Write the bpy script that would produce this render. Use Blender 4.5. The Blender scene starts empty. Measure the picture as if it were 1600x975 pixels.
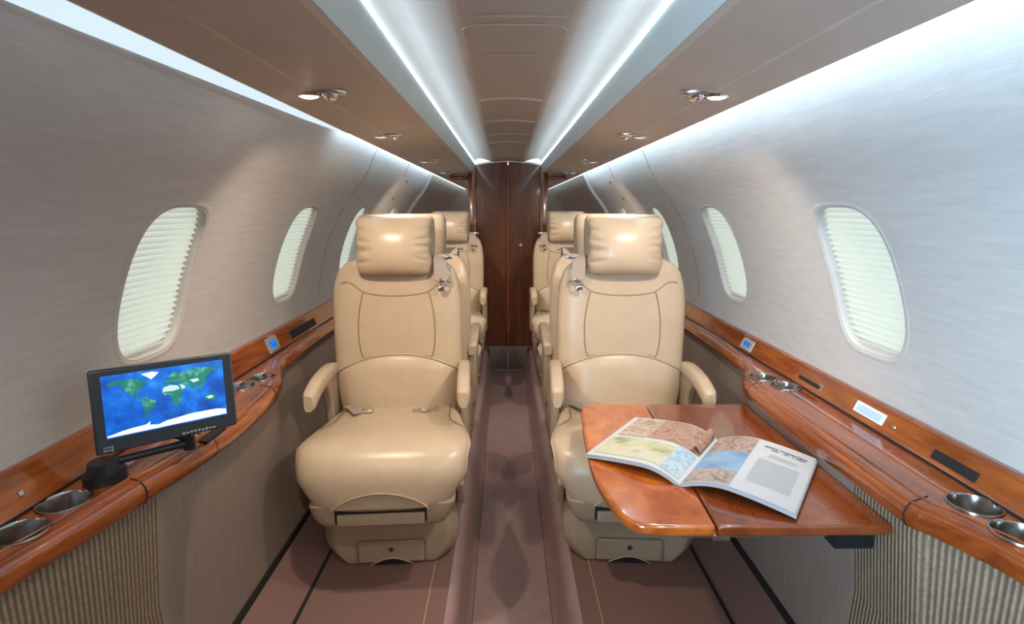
import bpy, bmesh, math, random
from mathutils import Vector, Matrix
random.seed(7)
PI = math.pi
sc = bpy.context.scene
col = sc.collection

# ---------------------------------------------------------------- camera / light / exposure
cam_d = bpy.data.cameras.new('camera'); cam = bpy.data.objects.new('camera', cam_d); col.objects.link(cam)
cam_d.sensor_fit = 'HORIZONTAL'; cam_d.sensor_width = 36.0; cam_d.lens = 36.0 * 845 / 1600
cam_d.clip_start = 0.02
cam.location = (-0.02, 0.0, 1.38)
PITCH = math.atan(162.5 / 845); YAW = math.atan(10 / 845 * math.cos(PITCH))
cam.rotation_euler = (PI / 2 - PITCH, 0, -YAW)
sc.camera = cam
vs = sc.view_settings
vs.view_transform = 'Standard'; vs.look = 'None'; vs.gamma = 1.0; vs.use_curve_mapping = False
vs.exposure = -0.1

W = bpy.data.worlds.new('world'); sc.world = W; W.use_nodes = True
bg = W.node_tree.nodes['Background']; bg.inputs[0].default_value = (.95, 1.0, .97, 1); bg.inputs[1].default_value = 1.4

def spot(loc, target, power, size, blend=0.7, colr=(1.0, 0.86, 0.70), r=0.02):
    l = bpy.data.lights.new('reading_or_fill_spot', 'SPOT'); l.energy = power; l.spot_size = math.radians(size)
    l.spot_blend = blend; l.color = colr; l.shadow_soft_size = r
    o = bpy.data.objects.new('reading_or_fill_spot', l); col.objects.link(o); o.location = loc
    d = Vector(target) - Vector(loc); o.rotation_euler = d.to_track_quat('-Z', 'Y').to_euler()
    return o
LED_IN = 22.0; LED_R = 36.0; LED_L = 1.1; LED_L_FAR = 22.0; LED_END = 7.0
SPOT_W = 23.5
for sx in (-1, 1):
    spot((sx * .455, 1.33, 1.61), (sx * .42, 1.88, 0.6), SPOT_W * 1.05, 125)
    spot((sx * .455, .45, 1.61), (sx * .44, 1.1, 0.4), SPOT_W * .45, 100)
    spot((sx * .455, -.45, 1.61), (sx * .42, .2, 0.4), SPOT_W * .5, 120)  # unseen spots added behind the camera for ambient bounce, no fixtures there
    spot((sx * .455, -1.35, 1.61), (sx * .42, -1.2, 0.4), SPOT_W * .6, 120)  # added fill further back, also unseen and without fixtures
    spot((sx * .455, 2.07, 1.61), (sx * .05, 2.9, 0.1), SPOT_W * .7, 90)
    spot((sx * .455, 3.16, 1.61), (sx * .42, 3.75, 0.6), SPOT_W * .9, 125)

def wall_fill(loc, target, power, sx_, sy_, colr):
    l = bpy.data.lights.new('blue_wall_fill', 'AREA'); l.energy = power; l.shape = 'RECTANGLE'; l.size = sx_; l.size_y = sy_; l.color = colr; l.spread = math.radians(70)
    o = bpy.data.objects.new('blue_wall_fill', l); col.objects.link(o); o.location = loc
    o.rotation_euler = (Vector(target) - Vector(loc)).to_track_quat('-Z', 'Y').to_euler(); return o
WALL_FILL_W = 30.0
wall_fill((-.80, -.75, 1.25), (.85, .85, 1.42), WALL_FILL_W, .6, .9, (.46, .74, 1.0))     # added lamp tinting the right wall blue, as from a guessed, unseen entry door

# ---------------------------------------------------------------- materials
def mat(name, base=(.5, .5, .5), rough=.5, metal=0, coat=0, emis=None, es=0, spec=.5, trans=0):
    m = bpy.data.materials.new(name); m.use_nodes = True
    b = m.node_tree.nodes['Principled BSDF']
    b.inputs['Base Color'].default_value = (*base, 1); b.inputs['Roughness'].default_value = rough
    b.inputs['Metallic'].default_value = metal; b.inputs['Coat Weight'].default_value = coat
    b.inputs['Coat Roughness'].default_value = .06
    b.inputs['Specular IOR Level'].default_value = spec; b.inputs['Transmission Weight'].default_value = trans
    if emis: b.inputs['Emission Color'].default_value = (*emis, 1); b.inputs['Emission Strength'].default_value = es
    return m
def nd(m, t, **k):
    n = m.node_tree.nodes.new(t)
    for a, v in k.items(): setattr(n, a, v)
    return n
def noise_col(m, stops, scale=(5, 5, 5), nscale=3, detail=6, dist=0, rough=.6, bump=0, bscale=None, bdist=.002, coord='Object'):
    nt = m.node_tree; L = nt.links; b = nt.nodes['Principled BSDF']
    tc = nd(m, 'ShaderNodeTexCoord'); mp = nd(m, 'ShaderNodeMapping'); mp.inputs['Scale'].default_value = scale
    L.new(tc.outputs[coord], mp.inputs[0])
    n = nd(m, 'ShaderNodeTexNoise'); n.inputs['Scale'].default_value = nscale; n.inputs['Detail'].default_value = detail
    n.inputs['Roughness'].default_value = rough; n.inputs['Distortion'].default_value = dist
    L.new(mp.outputs[0], n.inputs['Vector'])
    r = nd(m, 'ShaderNodeValToRGB'); cr = r.color_ramp
    cr.elements[0].position = stops[0][0]; cr.elements[0].color = (*stops[0][1], 1)
    cr.elements[1].position = stops[-1][0]; cr.elements[1].color = (*stops[-1][1], 1)
    for p, c in stops[1:-1]:
        e = cr.elements.new(p); e.color = (*c, 1)
    L.new(n.outputs['Fac'], r.inputs[0]); L.new(r.outputs[0], b.inputs['Base Color'])
    if bump:
        n2 = nd(m, 'ShaderNodeTexNoise'); n2.inputs['Scale'].default_value = bscale or nscale * 8; n2.inputs['Detail'].default_value = 3
        L.new(mp.outputs[0], n2.inputs['Vector'])
        bp = nd(m, 'ShaderNodeBump'); bp.inputs['Strength'].default_value = bump; bp.inputs['Distance'].default_value = bdist
        L.new(n2.outputs['Fac'], bp.inputs['Height']); L.new(bp.outputs[0], b.inputs['Normal'])
    return m
M = {}
M['wall'] = noise_col(mat('wall_fabric', rough=.9, spec=.2), [(.3, (.50, .462, .43)), (.7, (.57, .53, .495))], scale=(1, 1, 9), nscale=9, detail=8, bump=.22, bscale=42, bdist=.0025)
M['psu'] = noise_col(mat('overhead_vinyl', rough=.55, spec=.3), [(.3, (.50, .415, .345)), (.7, (.545, .455, .38))], nscale=2)
M['ceil'] = noise_col(mat('ceiling_vinyl', rough=.42, spec=.4), [(.3, (.42, .355, .31)), (.7, (.46, .39, .345))], nscale=2)
M['fascia'] = noise_col(mat('fascia_vinyl', rough=.5, spec=.3), [(.3, (.50, .52, .50)), (.7, (.54, .56, .535))], nscale=2)
M['wood'] = noise_col(mat('red_wood', rough=.22, coat=1), [(.25, (.085, .014, .003)), (.45, (.24, .047, .006)), (.62, (.36, .085, .011)), (.8, (.46, .125, .018))], scale=(9, 1.1, 9), nscale=2.2, detail=8, dist=1.2)
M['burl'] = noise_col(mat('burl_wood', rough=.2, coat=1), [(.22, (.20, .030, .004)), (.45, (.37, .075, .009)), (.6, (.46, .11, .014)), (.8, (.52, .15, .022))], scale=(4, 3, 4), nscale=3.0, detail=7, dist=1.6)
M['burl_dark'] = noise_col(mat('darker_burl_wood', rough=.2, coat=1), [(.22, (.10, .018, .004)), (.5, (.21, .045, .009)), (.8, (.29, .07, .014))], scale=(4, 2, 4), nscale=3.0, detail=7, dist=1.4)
M['door'] = noise_col(mat('dark_door_wood', rough=.3, coat=.35), [(.25, (.045, .010, .003)), (.55, (.13, .032, .008)), (.8, (.24, .068, .014))], scale=(9, 9, 1.0), nscale=2.0, detail=8, dist=1.0)
M['jamb'] = noise_col(mat('door_jamb_wood', rough=.25, coat=.8), [(.25, (.17, .040, .009)), (.8, (.32, .085, .018))], scale=(9, 9, 1.0), nscale=2.0, detail=6)
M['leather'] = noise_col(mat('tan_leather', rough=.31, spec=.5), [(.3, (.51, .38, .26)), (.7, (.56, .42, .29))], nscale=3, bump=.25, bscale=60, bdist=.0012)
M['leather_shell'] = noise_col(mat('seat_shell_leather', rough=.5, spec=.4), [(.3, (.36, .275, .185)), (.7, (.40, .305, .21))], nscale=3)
M['piping'] = mat('leather_piping', (.40, .285, .17), .5)
M['seam'] = mat('leather_seam', (.23, .155, .09), .7)
M['dark'] = mat('dark_gap', (.012, .009, .007), .8)
M['carpet'] = noise_col(mat('mauve_carpet', rough=.95, spec=.1), [(.3, (.205, .112, .095)), (.7, (.265, .150, .128))], nscale=60, detail=4, bump=.5, bscale=400, bdist=.002)
M['runner'] = noise_col(mat('aisle_runner', rough=.38, spec=.4), [(.3, (.32, .205, .188)), (.7, (.375, .245, .225))], nscale=4, bump=.1, bscale=200, bdist=.001)
M['metal'] = mat('brushed_steel', (.62, .6, .57), .25, 1)
M['cup'] = mat('steel_cup', (.40, .385, .36), .2, 1)
M['chrome'] = mat('chrome', (.8, .8, .8), .08, 1)
M['black'] = mat('black_plastic', (.012, .014, .018), .3)
M['bezel'] = mat('monitor_bezel', (.03, .038, .05), .35)
M['bezel_side'] = mat('monitor_case', (.09, .085, .095), .4)
M['rim'] = mat('window_rim', (.55, .53, .51), .45)
M['mark'] = mat('printed_marks', (.35, .37, .38), .5)
M['paper'] = mat('paper', (.52, .54, .575), .35)
M['pages'] = mat('page_edges', (.36, .36, .37), .6)
M['ink'] = mat('ink', (.03, .033, .05), .6)
M['inkgrey'] = mat('grey_ink', (.33, .36, .40), .6)
M['plate'] = mat('grey_plate', (.42, .42, .40), .35, .3)
M['inkblue'] = mat('pale_blue_face', (.45, .58, .74), .4)
M['label'] = mat('white_label', (.70, .76, .84), .4)
M['belt'] = mat('belt_webbing', (.36, .28, .23), .7)
M['trimlight'] = mat('pale_trim', (.55, .50, .46), .4)
M['led'] = mat('led_light', (0, 0, 0), .5, emis=(.58, .83, 1.0), es=LED_IN)
M['led_r'] = mat('led_light_right', (0, 0, 0), .5, emis=(.58, .80, 1.0), es=LED_R)
M['led_l'] = mat('led_light_left', (0, 0, 0), .5, emis=(.70, .86, .95), es=LED_L)
M['led_lf'] = mat('led_light_left_rear', (0, 0, 0), .5, emis=(.58, .80, 1.0), es=LED_L_FAR)
M['led_end'] = mat('led_light_end', (0, 0, 0), .5, emis=(.70, .90, .95), es=LED_END)
M['lamp_on'] = mat('lamp_lens_on', (1, 1, 1), .3, emis=(1, .95, .88), es=45)
M['lamp_dim'] = mat('lamp_lens_dim', (.8, .75, .7), .2, emis=(1, .93, .85), es=.5)
M['riser'] = mat('grey_riser', (.22, .19, .165), .35)

def corded():
    m = mat('corded_fabric', rough=.95, spec=.1); nt = m.node_tree; L = nt.links; b = nt.nodes['Principled BSDF']
    tc = nd(m, 'ShaderNodeTexCoord'); w = nd(m, 'ShaderNodeTexWave'); w.bands_direction = 'Y'; w.inputs['Scale'].default_value = 30
    w.inputs['Distortion'].default_value = .6; w.inputs['Detail Scale'].default_value = 6
    n = nd(m, 'ShaderNodeTexNoise'); n.inputs['Scale'].default_value = 120
    mx = nd(m, 'ShaderNodeMath', operation='MULTIPLY'); r = nd(m, 'ShaderNodeValToRGB')
    L.new(tc.outputs['Object'], w.inputs[0]); L.new(tc.outputs['Object'], n.inputs['Vector'])
    L.new(w.outputs['Fac'], mx.inputs[0]); L.new(n.outputs['Fac'], mx.inputs[1])
    r.color_ramp.elements[0].color = (.15, .105, .068, 1); r.color_ramp.elements[1].color = (.34, .255, .175, 1); r.color_ramp.elements[1].position = .5
    L.new(mx.outputs[0], r.inputs[0]); L.new(r.outputs[0], b.inputs['Base Color'])
    bp = nd(m, 'ShaderNodeBump'); bp.inputs['Strength'].default_value = .6; bp.inputs['Distance'].default_value = .004
    L.new(w.outputs['Fac'], bp.inputs['Height']); L.new(bp.outputs[0], b.inputs['Normal'])
    return m
M['cord'] = corded()
M['panelfab'] = noise_col(mat('panel_fabric', rough=.9, spec=.15), [(.3, (.25, .185, .145)), (.7, (.29, .215, .17))], scale=(1, 8, .6), nscale=14, detail=4, bump=.2, bscale=90)

def shade_mat():
    m = bpy.data.materials.new('pleated_shade'); m.use_nodes = True; nt = m.node_tree; nt.nodes.clear(); L = nt.links
    o = nt.nodes.new('ShaderNodeOutputMaterial'); a = nt.nodes.new('ShaderNodeBsdfDiffuse'); t = nt.nodes.new('ShaderNodeBsdfTranslucent')
    a.inputs[0].default_value = (.80, .84, .78, 1); t.inputs[0].default_value = (.82, .86, .80, 1)
    mx = nt.nodes.new('ShaderNodeMixShader'); mx.inputs[0].default_value = .62
    L.new(a.outputs[0], mx.inputs[1]); L.new(t.outputs[0], mx.inputs[2]); L.new(mx.outputs[0], o.inputs[0]); return m
M['shade'] = shade_mat()
def glass_mat():
    m = bpy.data.materials.new('clear_pane'); m.use_nodes = True; nt = m.node_tree; nt.nodes.clear(); L = nt.links
    o = nt.nodes.new('ShaderNodeOutputMaterial'); a = nt.nodes.new('ShaderNodeBsdfTransparent'); g = nt.nodes.new('ShaderNodeBsdfGlossy')
    g.inputs['Roughness'].default_value = .02; 
    mx = nt.nodes.new('ShaderNodeMixShader'); mx.inputs[0].default_value = .07; L.new(a.outputs[0], mx.inputs[1]); L.new(g.outputs[0], mx.inputs[2]); L.new(mx.outputs[0], o.inputs[0]); return m
M['glass'] = glass_mat()
def emis_noise(name, stops, scale, nscale, es):
    m = mat(name, (.02, .02, .02), .15, coat=0)
    noise_col(m, stops, scale=scale, nscale=nscale, detail=5)
    nt = m.node_tree; b = nt.nodes['Principled BSDF']; r = [n for n in nt.nodes if n.type == 'VALTORGB'][0]
    nt.links.new(r.outputs[0], b.inputs['Emission Color']); b.inputs['Emission Strength'].default_value = es
    for l in list(b.inputs['Base Color'].links): nt.links.remove(l)
    b.inputs['Base Color'].default_value = (.01, .01, .015, 1)
    return m
M['sea'] = emis_noise('screen_sea', [(.3, (0, .045, .30)), (.55, (.0, .13, .62)), (.75, (.03, .30, .80))], (1, 1, 1), 22, 1.35)
M['land'] = emis_noise('screen_land', [(.3, (.0, .16, .13)), (.55, (.02, .30, .20)), (.7, (.25, .62, .62))], (1, 1, 1), 45, 1.0)
M['ice'] = mat('screen_ice', (.01, .01, .01), .2, emis=(.85, 1, 1), es=1.3)
M['sand'] = mat('screen_sand', (.01, .01, .01), .2, emis=(.62, .88, .9), es=1.1)

# ---------------------------------------------------------------- helpers
def mesh_obj(name, verts, faces, m=None, parent=None, smooth=True, angle=40, loc=None):
    me = bpy.data.meshes.new(name); me.from_pydata([tuple(v) for v in verts], [], faces)
    bm = bmesh.new(); bm.from_mesh(me); bmesh.ops.recalc_face_normals(bm, faces=bm.faces); bm.to_mesh(me); bm.free()
    return link(name, me, m, parent, smooth, angle)
def link(name, me, m=None, parent=None, smooth=True, angle=40):
    o = bpy.data.objects.new(name, me); col.objects.link(o)
    if m is not None: me.materials.append(m if not isinstance(m, str) else M[m])
    if smooth:
        for p in me.polygons: p.use_smooth = True
        try: me.set_sharp_from_angle(angle=math.radians(angle))
        except Exception: pass
    if parent: o.parent = parent
    return o
class G:
    """collects shapes into one mesh"""
    def __init__(s): s.v = []; s.f = []
    def add(s, v, f):
        k = len(s.v); s.v += [tuple(p) for p in v]; s.f += [tuple(i + k for i in q) for q in f]; return s
    def box(s, x0, x1, y0, y1, z0, z1, b=0):
        bm = bmesh.new(); bmesh.ops.create_cube(bm, size=1)
        for v in bm.verts: v.co = Vector(((x0 + x1) / 2 + v.co.x * (x1 - x0), (y0 + y1) / 2 + v.co.y * (y1 - y0), (z0 + z1) / 2 + v.co.z * (z1 - z0)))
        if b: bmesh.ops.bevel(bm, geom=list(bm.edges), offset=b, segments=2, affect='EDGES', profile=.6)
        return s.bm(bm)
    def bm(s, bm, mtx=None):
        if mtx is not None: bmesh.ops.transform(bm, matrix=mtx, verts=bm.verts)
        bm.verts.ensure_lookup_table(); bm.verts.index_update()
        v = [tuple(p.co) for p in bm.verts]; f = [[q.index for q in fc.verts] for fc in bm.faces]; bm.free(); return s.add(v, f)
    def grid(s, rows, closed=False, caps=False):
        n = len(rows[0]); v = [p for r in rows for p in r]; f = []
        for i in range(len(rows) - 1):
            for j in range(n if closed else n - 1):
                k = (j + 1) % n; f.append((i * n + j, i * n + k, (i + 1) * n + k, (i + 1) * n + j))
        if caps: f.append(tuple(range(n))[::-1]); f.append(tuple(range((len(rows) - 1) * n, len(rows) * n)))
        return s.add(v, f)
    def tube(s, pts, r, seg=8, closed=False):
        pts = [Vector(p) for p in pts]; n = len(pts); rows = []; up = None
        for i, p in enumerate(pts):
            a = pts[(i - 1) % n] if (closed or i > 0) else p; b = pts[(i + 1) % n] if (closed or i < n - 1) else p
            t = (b - a).normalized()
            if up is None: up = Vector((0, 0, 1)) if abs(t.z) < .9 else Vector((1, 0, 0))
            x = t.cross(up).normalized(); up = x.cross(t).normalized()
            rr = r[i] if isinstance(r, (list, tuple)) else r
            rows.append([p + (x * math.cos(2 * PI * k / seg) + up * math.sin(2 * PI * k / seg)) * rr for k in range(seg)])
        if closed: rows.append(rows[0])
        return s.grid(rows, True, not closed)
    def cyl(s, c, axis, r, h, seg=24, r2=None):
        c = Vector(c); a = Vector(axis).normalized()
        x = a.cross(Vector((0, 0, 1)) if abs(a.z) < .9 else Vector((1, 0, 0))).normalized(); y = a.cross(x)
        rr = [r, r if r2 is None else r2]
        rows = [[c + a * h * i + (x * math.cos(2 * PI * k / seg) + y * math.sin(2 * PI * k / seg)) * rr[i] for k in range(seg)] for i in (0, 1)]
        return s.grid(rows, True, True)
    def prism(s, pts, z0, z1):
        n = len(pts); v = [(x, y, z0) for x, y in pts] + [(x, y, z1) for x, y in pts]
        f = [tuple(range(n))[::-1], tuple(range(n, 2 * n))] + [(i, (i + 1) % n, n + (i + 1) % n, n + i) for i in range(n)]
        return s.add(v, f)
    def out(s, name, m, parent=None, smooth=True, angle=40): return mesh_obj(name, s.v, s.f, m, parent, smooth, angle)
def bevel(o, w, seg=3, angle=40):
    b = o.modifiers.new('bevel', 'BEVEL'); b.width = w; b.segments = seg; b.limit_method = 'ANGLE'; b.angle_limit = math.radians(angle); return o
def subd(o, n=1):
    b = o.modifiers.new('subd', 'SUBSURF'); b.levels = n; b.render_levels = n; return o
def empty(name, loc=(0, 0, 0), rz=0):
    o = bpy.data.objects.new(name, None); col.objects.link(o); o.location = loc; o.rotation_euler = (0, 0, rz); o.empty_display_size = .05; return o
def tag(o, label=None, cat=None, group=None, kind=None):
    if label: o['label'] = label
    if cat: o['category'] = cat
    if group: o['group'] = group
    if kind: o['kind'] = kind
    return o
def baked(o, *cut):
    for c in cut:
        b = o.modifiers.new('cut', 'BOOLEAN'); b.operation = 'DIFFERENCE'; b.solver = 'EXACT'; b.object = c
    bpy.context.view_layer.update()
    dg = bpy.context.evaluated_depsgraph_get(); me = bpy.data.meshes.new_from_object(o.evaluated_get(dg))
    o.modifiers.clear(); old = o.data; o.data = me; bpy.data.meshes.remove(old)
    for c in cut: bpy.data.objects.remove(c, do_unlink=True)
    for p in me.polygons: p.use_smooth = True
    try: me.set_sharp_from_angle(angle=math.radians(35))
    except Exception: pass
    return o
def smoothline(pts, n=6):
    """catmull-rom"""
    P = [Vector(p) for p in pts]; P = [P[0] * 2 - P[1]] + P + [P[-1] * 2 - P[-2]]; o = []
    for i in range(1, len(P) - 2):
        a, b, c, d = P[i - 1:i + 3]
        for k in range(n):
            t = k / n; o.append(.5 * ((2 * b) + (c - a) * t + (2 * a - 5 * b + 4 * c - d) * t * t + (3 * b - a - 3 * c + d) * t ** 3))
    o.append(P[-2]); return o
def interp(tab, x):
    if x <= tab[0][0]: return tab[0][1]
    for (a, u), (b, v) in zip(tab, tab[1:]):
        if x <= b:
            t = (x - a) / (b - a); return u + (v - u) * t
    return tab[-1][1]

# ---------------------------------------------------------------- fuselage shell
R, ZC = .93, .88
YN, YF = -2.4, 7.5                      # open end behind the camera, far end
TRIM = [0]
def structure(o, name=None):
    o['kind'] = 'structure'
    return o
# profile of the inside of the wall (right side)
def wall_profile():
    p = []
    for i in range(25):
        z = .80 + (1.5 - .80) * i / 24; p.append((math.sqrt(R * R - (z - ZC) ** 2), z))
    p += [(.655, 1.56), (.628, 1.62), (.592, 1.675), (.53, 1.715), (.42, 1.735)]
    return p
WP = wall_profile()
def wpt(z, off=0):
    x = math.sqrt(R * R - (z - ZC) ** 2); n = Vector((-x, ZC - z)).normalized(); return x + n.x * off, z + n.y * off    # off > 0 is towards the cabin
WIN_Y = [1.335, 2.175, 3.015, 3.855]
def win_outline(n=56, grow=0):
    # superellipse-like rounded window: (along y, along arc)
    hw, hh = .130 + grow, .197 + grow; o = []
    for k in range(n):
        t = 2 * PI * k / n; c, s = math.cos(t), math.sin(t)
        o.append((hw * math.copysign(abs(c) ** (2 / 3.6), c), hh * math.copysign(abs(s) ** (2 / 3.6), s)))
    return o
TH0 = math.asin((1.205 - ZC) / R)        # angle of the window centre
def win_pt(sx, y0, a, b, off):
    th = TH0 + b / R; r = R - off
    return Vector((sx * r * math.cos(th), y0 + a, ZC + r * math.sin(th)))
for sx, side in ((-1, 'left'), (1, 'right')):
    g = G(); inner = WP; outer = []
    for i, (x, z) in enumerate(WP):
        a = Vector(WP[max(0, i - 1)]); b = Vector(WP[min(len(WP) - 1, i + 1)]); t = (b - a).normalized(); n = Vector((t.y, -t.x)); outer.append((x + n.x * .035, z + n.y * .035))
    ring = inner + outer[::-1]
    ys = [YN, 0, .8, 1.6, 2.4, 3.2, 4.0, 4.8, 6, YF]
    g.grid([[(sx * x, y, z) for x, z in ring] for y in ys], True, True)
    wall = g.out('wall_' + side, 'wall')
    cuts = []
    for y0 in WIN_Y:
        ol = win_outline(); c = G().grid([[win_pt(sx, y0, a, b, off) for a, b in ol] for off in (-.08, .05)], True, True).out('cut', None, smooth=False); cuts.append(c)
    baked(wall, *cuts); structure(wall)
# windows
wn = 0
for sx in (-1, 1):
    for y0 in WIN_Y:
        wn += 1
        w = tag(empty('window_%d' % wn, win_pt(sx, y0, 0, -.19, 0)), kind='structure')
        o0 = w.location.copy()
        def P(a, b, off): return win_pt(sx, y0, a, b, off) - o0
        # rim: rounded lip round the hole
        ol = win_outline(64); n = len(ol); rows = []
        for gr, off in ((.016, .0003), (.011, .0018), (.005, .0015), (0, -.002), (-.003, -.010), (-.004, -.024)):
            rows.append([P(a, b, off) for a, b in win_outline(64, gr)])
        G().grid(rows, True).out('window_frame', 'wall', w, angle=80)
        # pleated shade
        rows = []; N = 26
        for i in range(2 * N + 1):
            b = -.205 + .41 * i / (2 * N); off = -.028 if i % 2 else -.016
            rows.append([P(a, b, off) for a in (-.136, 0, .136)])
        G().grid(rows).out('shade', 'shade', w, smooth=False)
        G().grid([[P(a, b, -.008) for a in (-.134, -.05, .05, .134)] for b in [-.2 + .4 * k / 10 for k in range(11)]]).out('pane', 'glass', w)
        g = G(); g.grid([[P(-.13, b, o) for o in (-.024, -.018, -.018, -.024)] for b in (-.192, -.168)])
        rows = [[P(a, b, o) for a in (-.12, 0, .12)] for b, o in ((-.196, -.020), (-.196, -.0125), (-.184, -.0125), (-.182, -.020))]
        G().grid(rows).out('shade_rail', 'rim', w)
        w['label'] = 'cabin window with white pleated shade'

# ceiling: cove + centre panel
g = G()
prof = [(-.44, 1.742), (-.31, 1.742), (-.268, 1.7335), (-.2655, 1.742), (-.258, 1.757), (-.243, 1.767), (-.215, 1.768), (-.18, 1.760), (-.15, 1.750), (-.132, 1.744), (-.120, 1.7405)]
prof += [(-.10, 1.7405), (-.05, 1.746), (0, 1.748)]
prof = prof + [(-x, z) for x, z in prof[:-1][::-1]]
ys = [YN] + [i * .5 for i in range(0, 9)] + [4.47]
g.grid([[(x, y, z) for x, z in prof] for y in ys])
ceil = g.out('ceiling', 'ceil', angle=60); structure(ceil)
# end wall far away beside the door box, behind the partition
g = G(); g.box(-1, 1, YF, YF + .03, 0, 1.85); structure(g.out('wall_back', 'wall'))
g = G(); g.box(-1, 1, YN - .03, YN, -.05, 1.85); structure(g.out('wall_front', 'wall'))

# overhead panels (one each side): fascia + service panel + cove lip
for sx, side in ((-1, 'left'), (1, 'right')):
    e = tag(empty('overhead_panel', (sx * .45, 2.2, 1.63)), 'long brown overhead service panel along the %s side of the ceiling, holding the reading lights' % side, 'overhead panel', )
    o0 = e.location
    def V(x, y, z): return (sx * x - o0.x, y - o0.y, z - o0.z)
    pr = [(.285, 1.662), (.30, 1.657), (.38, 1.650), (.458, 1.643), (.464, 1.6405), (.55, 1.629), (.560, 1.631), (.563, 1.636), (.556, 1.642), (.46, 1.655), (.30, 1.672)]
    G().grid([[V(x, y, z) for x, z in pr] for y in (YN, 1, 2, 3, 4.47, YF)], True, True).out('service_panel', 'psu', e, angle=2)
    pr = [(.285, 1.661), (.270, 1.695), (.262, 1.722), (.268, 1.728), (.282, 1.70), (.298, 1.665)]
    G().grid([[V(x, y, z) for x, z in pr] for y in (YN, 1, 2, 3, 4.47)], True, True).out('fascia', 'fascia', e, angle=30)
    # backing that closes the void between panel and wall top
# LED strips
def strip(name, pts_fn, ys, m, label, side):
    g = G(); g.grid([pts_fn(y) for y in ys], True, True)
    o = g.out(name, m, None, smooth=False); return tag(o, label, 'light strip')
yl = [YN + .0, 1, 2, 3, 4.46]
for sx, side in ((-1, 'left'), (1, 'right')):
    strip('led_strip', lambda y: [(sx * x, y, z) for x, z in ((.2625, 1.7235), (.2590, 1.7245), (.2580, 1.7280), (.2665, 1.7320))], yl, 'led', 'bluish white light strip between the ceiling centre and the %s fascia' % side, side)
# right cove
strip('led_strip', lambda y: [(x, y, z) for x, z in ((.5635, 1.632), (.5695, 1.632), (.5695, 1.640), (.5635, 1.640))], [YN, 2, 4.4], 'led_r', 'bluish white cove light strip above the right cabin wall', 'right')
strip('led_strip', lambda y: [(x, y, z) for x, z in ((.5635, 1.632), (.5675, 1.632), (.5675, 1.638), (.5635, 1.638))], [4.45, YF], 'led_end', 'thin end of the right cove light strip running past the wooden door', 'right')
# left cove: wide diffuser near the camera, narrow strong strip further on
def leftw(y): return interp([(YN, .040), (.8, .040), (1.25, .030), (1.6, .022), (1.95, .006), (9, .006)], y)
def lp(y):
    w = leftw(y); return [(-.5635, y, 1.632), (-.5635 - w, y, 1.632 - w * .35), (-.5635 - w, y, 1.640 - w * .30), (-.5635, y, 1.642)]
strip('led_strip', lp, [YN, .4, .8, 1.0, 1.25, 1.45, 1.6, 1.8, 1.95], 'led_l', 'wide bluish white cove light strip at the near end of the left wall', 'left')
strip('led_strip', lp, [1.96, 3, 4.4], 'led_lf', 'narrow bluish white cove light strip over the far left windows', 'left')
strip('led_strip', lp, [4.45, YF], 'led_end', 'thin end of the left cove light strip running past the wooden door', 'left')
# ring trims on the wall and its seams
tr = 1
def wall_ring(y, wdt, off, m, z0=.93, z1=1.70):
    global tr
    for sx in (-1, 1):
        tr += 1; rows = []
        pts = [(x, z) for x, z in WP if z >= z0 and z <= z1]
        for i, (x, z) in enumerate(pts):
            a = Vector(pts[max(0, i - 1)]); b = Vector(pts[min(len(pts) - 1, i + 1)]); t = (b - a).normalized(); nn = Vector((-t.y, t.x))
            q = lambda o: (sx * (x + nn.x * o), z + nn.y * o)
            (xa, za), (xb, zb) = q(-.002), q(off)
            rows.append([(xa, y - wdt / 2, za), (xb, y - wdt / 2 * .7, zb), (xb, y + wdt / 2 * .7, zb), (xa, y + wdt / 2, za)])
        tag(G().grid(rows, True, True).out('trim_%d' % tr, m, angle=60), kind='structure')
wall_ring(4.42, .06, .022, 'trimlight')
wall_ring(3.45, .008, .003, 'piping')
wall_ring(2.60, .006, .002, 'piping')

# ---------------------------------------------------------------- floor with sunken aisle
pr = [(.78, .25), (.77, .245), (.66, .182), (.60, .18), (.205, .18), (.19, .176), (.178, .165), (.172, .14), (.160, .05), (.152, .012), (.14, 0), (0, 0)]
pr2 = pr + [(-x, z) for x, z in pr[:-1][::-1]]
g = G(); g.grid([[(x, y, z) for x, z in pr2] for y in (YN, .5, 1.5, 2.5, 3.5, 4.55)])
structure(g.out('floor', 'carpet', angle=25))
g = G(); g.box(-.9, .9, 4.55, YF, .10, .18); tag(g.out('trim_20', 'carpet'), kind='structure')
# aisle well lining (smoother runner) and seams
for sx, side in ((-1, 'left'), (1, 'right')):
    pts = [(.205, .1825), (.19, .179), (.1755, .166), (.169, .14), (.157, .05), (.149, .014), (.138, .003)]
    o = G().grid([[(sx * x, y, z) for x, z in pts] for y in (YN, 1, 2, 3, 4.49)]).out('trim_%d' % (21 + (sx > 0)), 'runner', angle=70); tag(o, kind='structure')
    s = G(); s.box(min(sx * .638, sx * .650), max(sx * .638, sx * .650), YN, 4.5, .178, .1825)
    tag(s.out('trim_%d' % (23 + (sx > 0)), 'dark'), kind='structure')
    s = G(); s.box(min(sx * .262, sx * .266), max(sx * .262, sx * .266), YN, 4.5, .178, .1822)
    tag(s.out('trim_%d' % (25 + (sx > 0)), 'piping'), kind='structure')
    s = G(); s.grid([[(sx * .762, y, .238), (sx * .772, y, .244), (sx * .772, y, .262), (sx * .764, y, .262)] for y in (YN, 4.5)], True, True)
    tag(s.out('baseboard_' + side, 'dark'), kind='structure')
o = G().box(-.135, .135, YN, 4.5, -.012, .004).out('aisle_runner', 'runner'); tag(o, 'pinkish brown runner along the floor of the sunken aisle', 'carpet runner')

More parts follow.
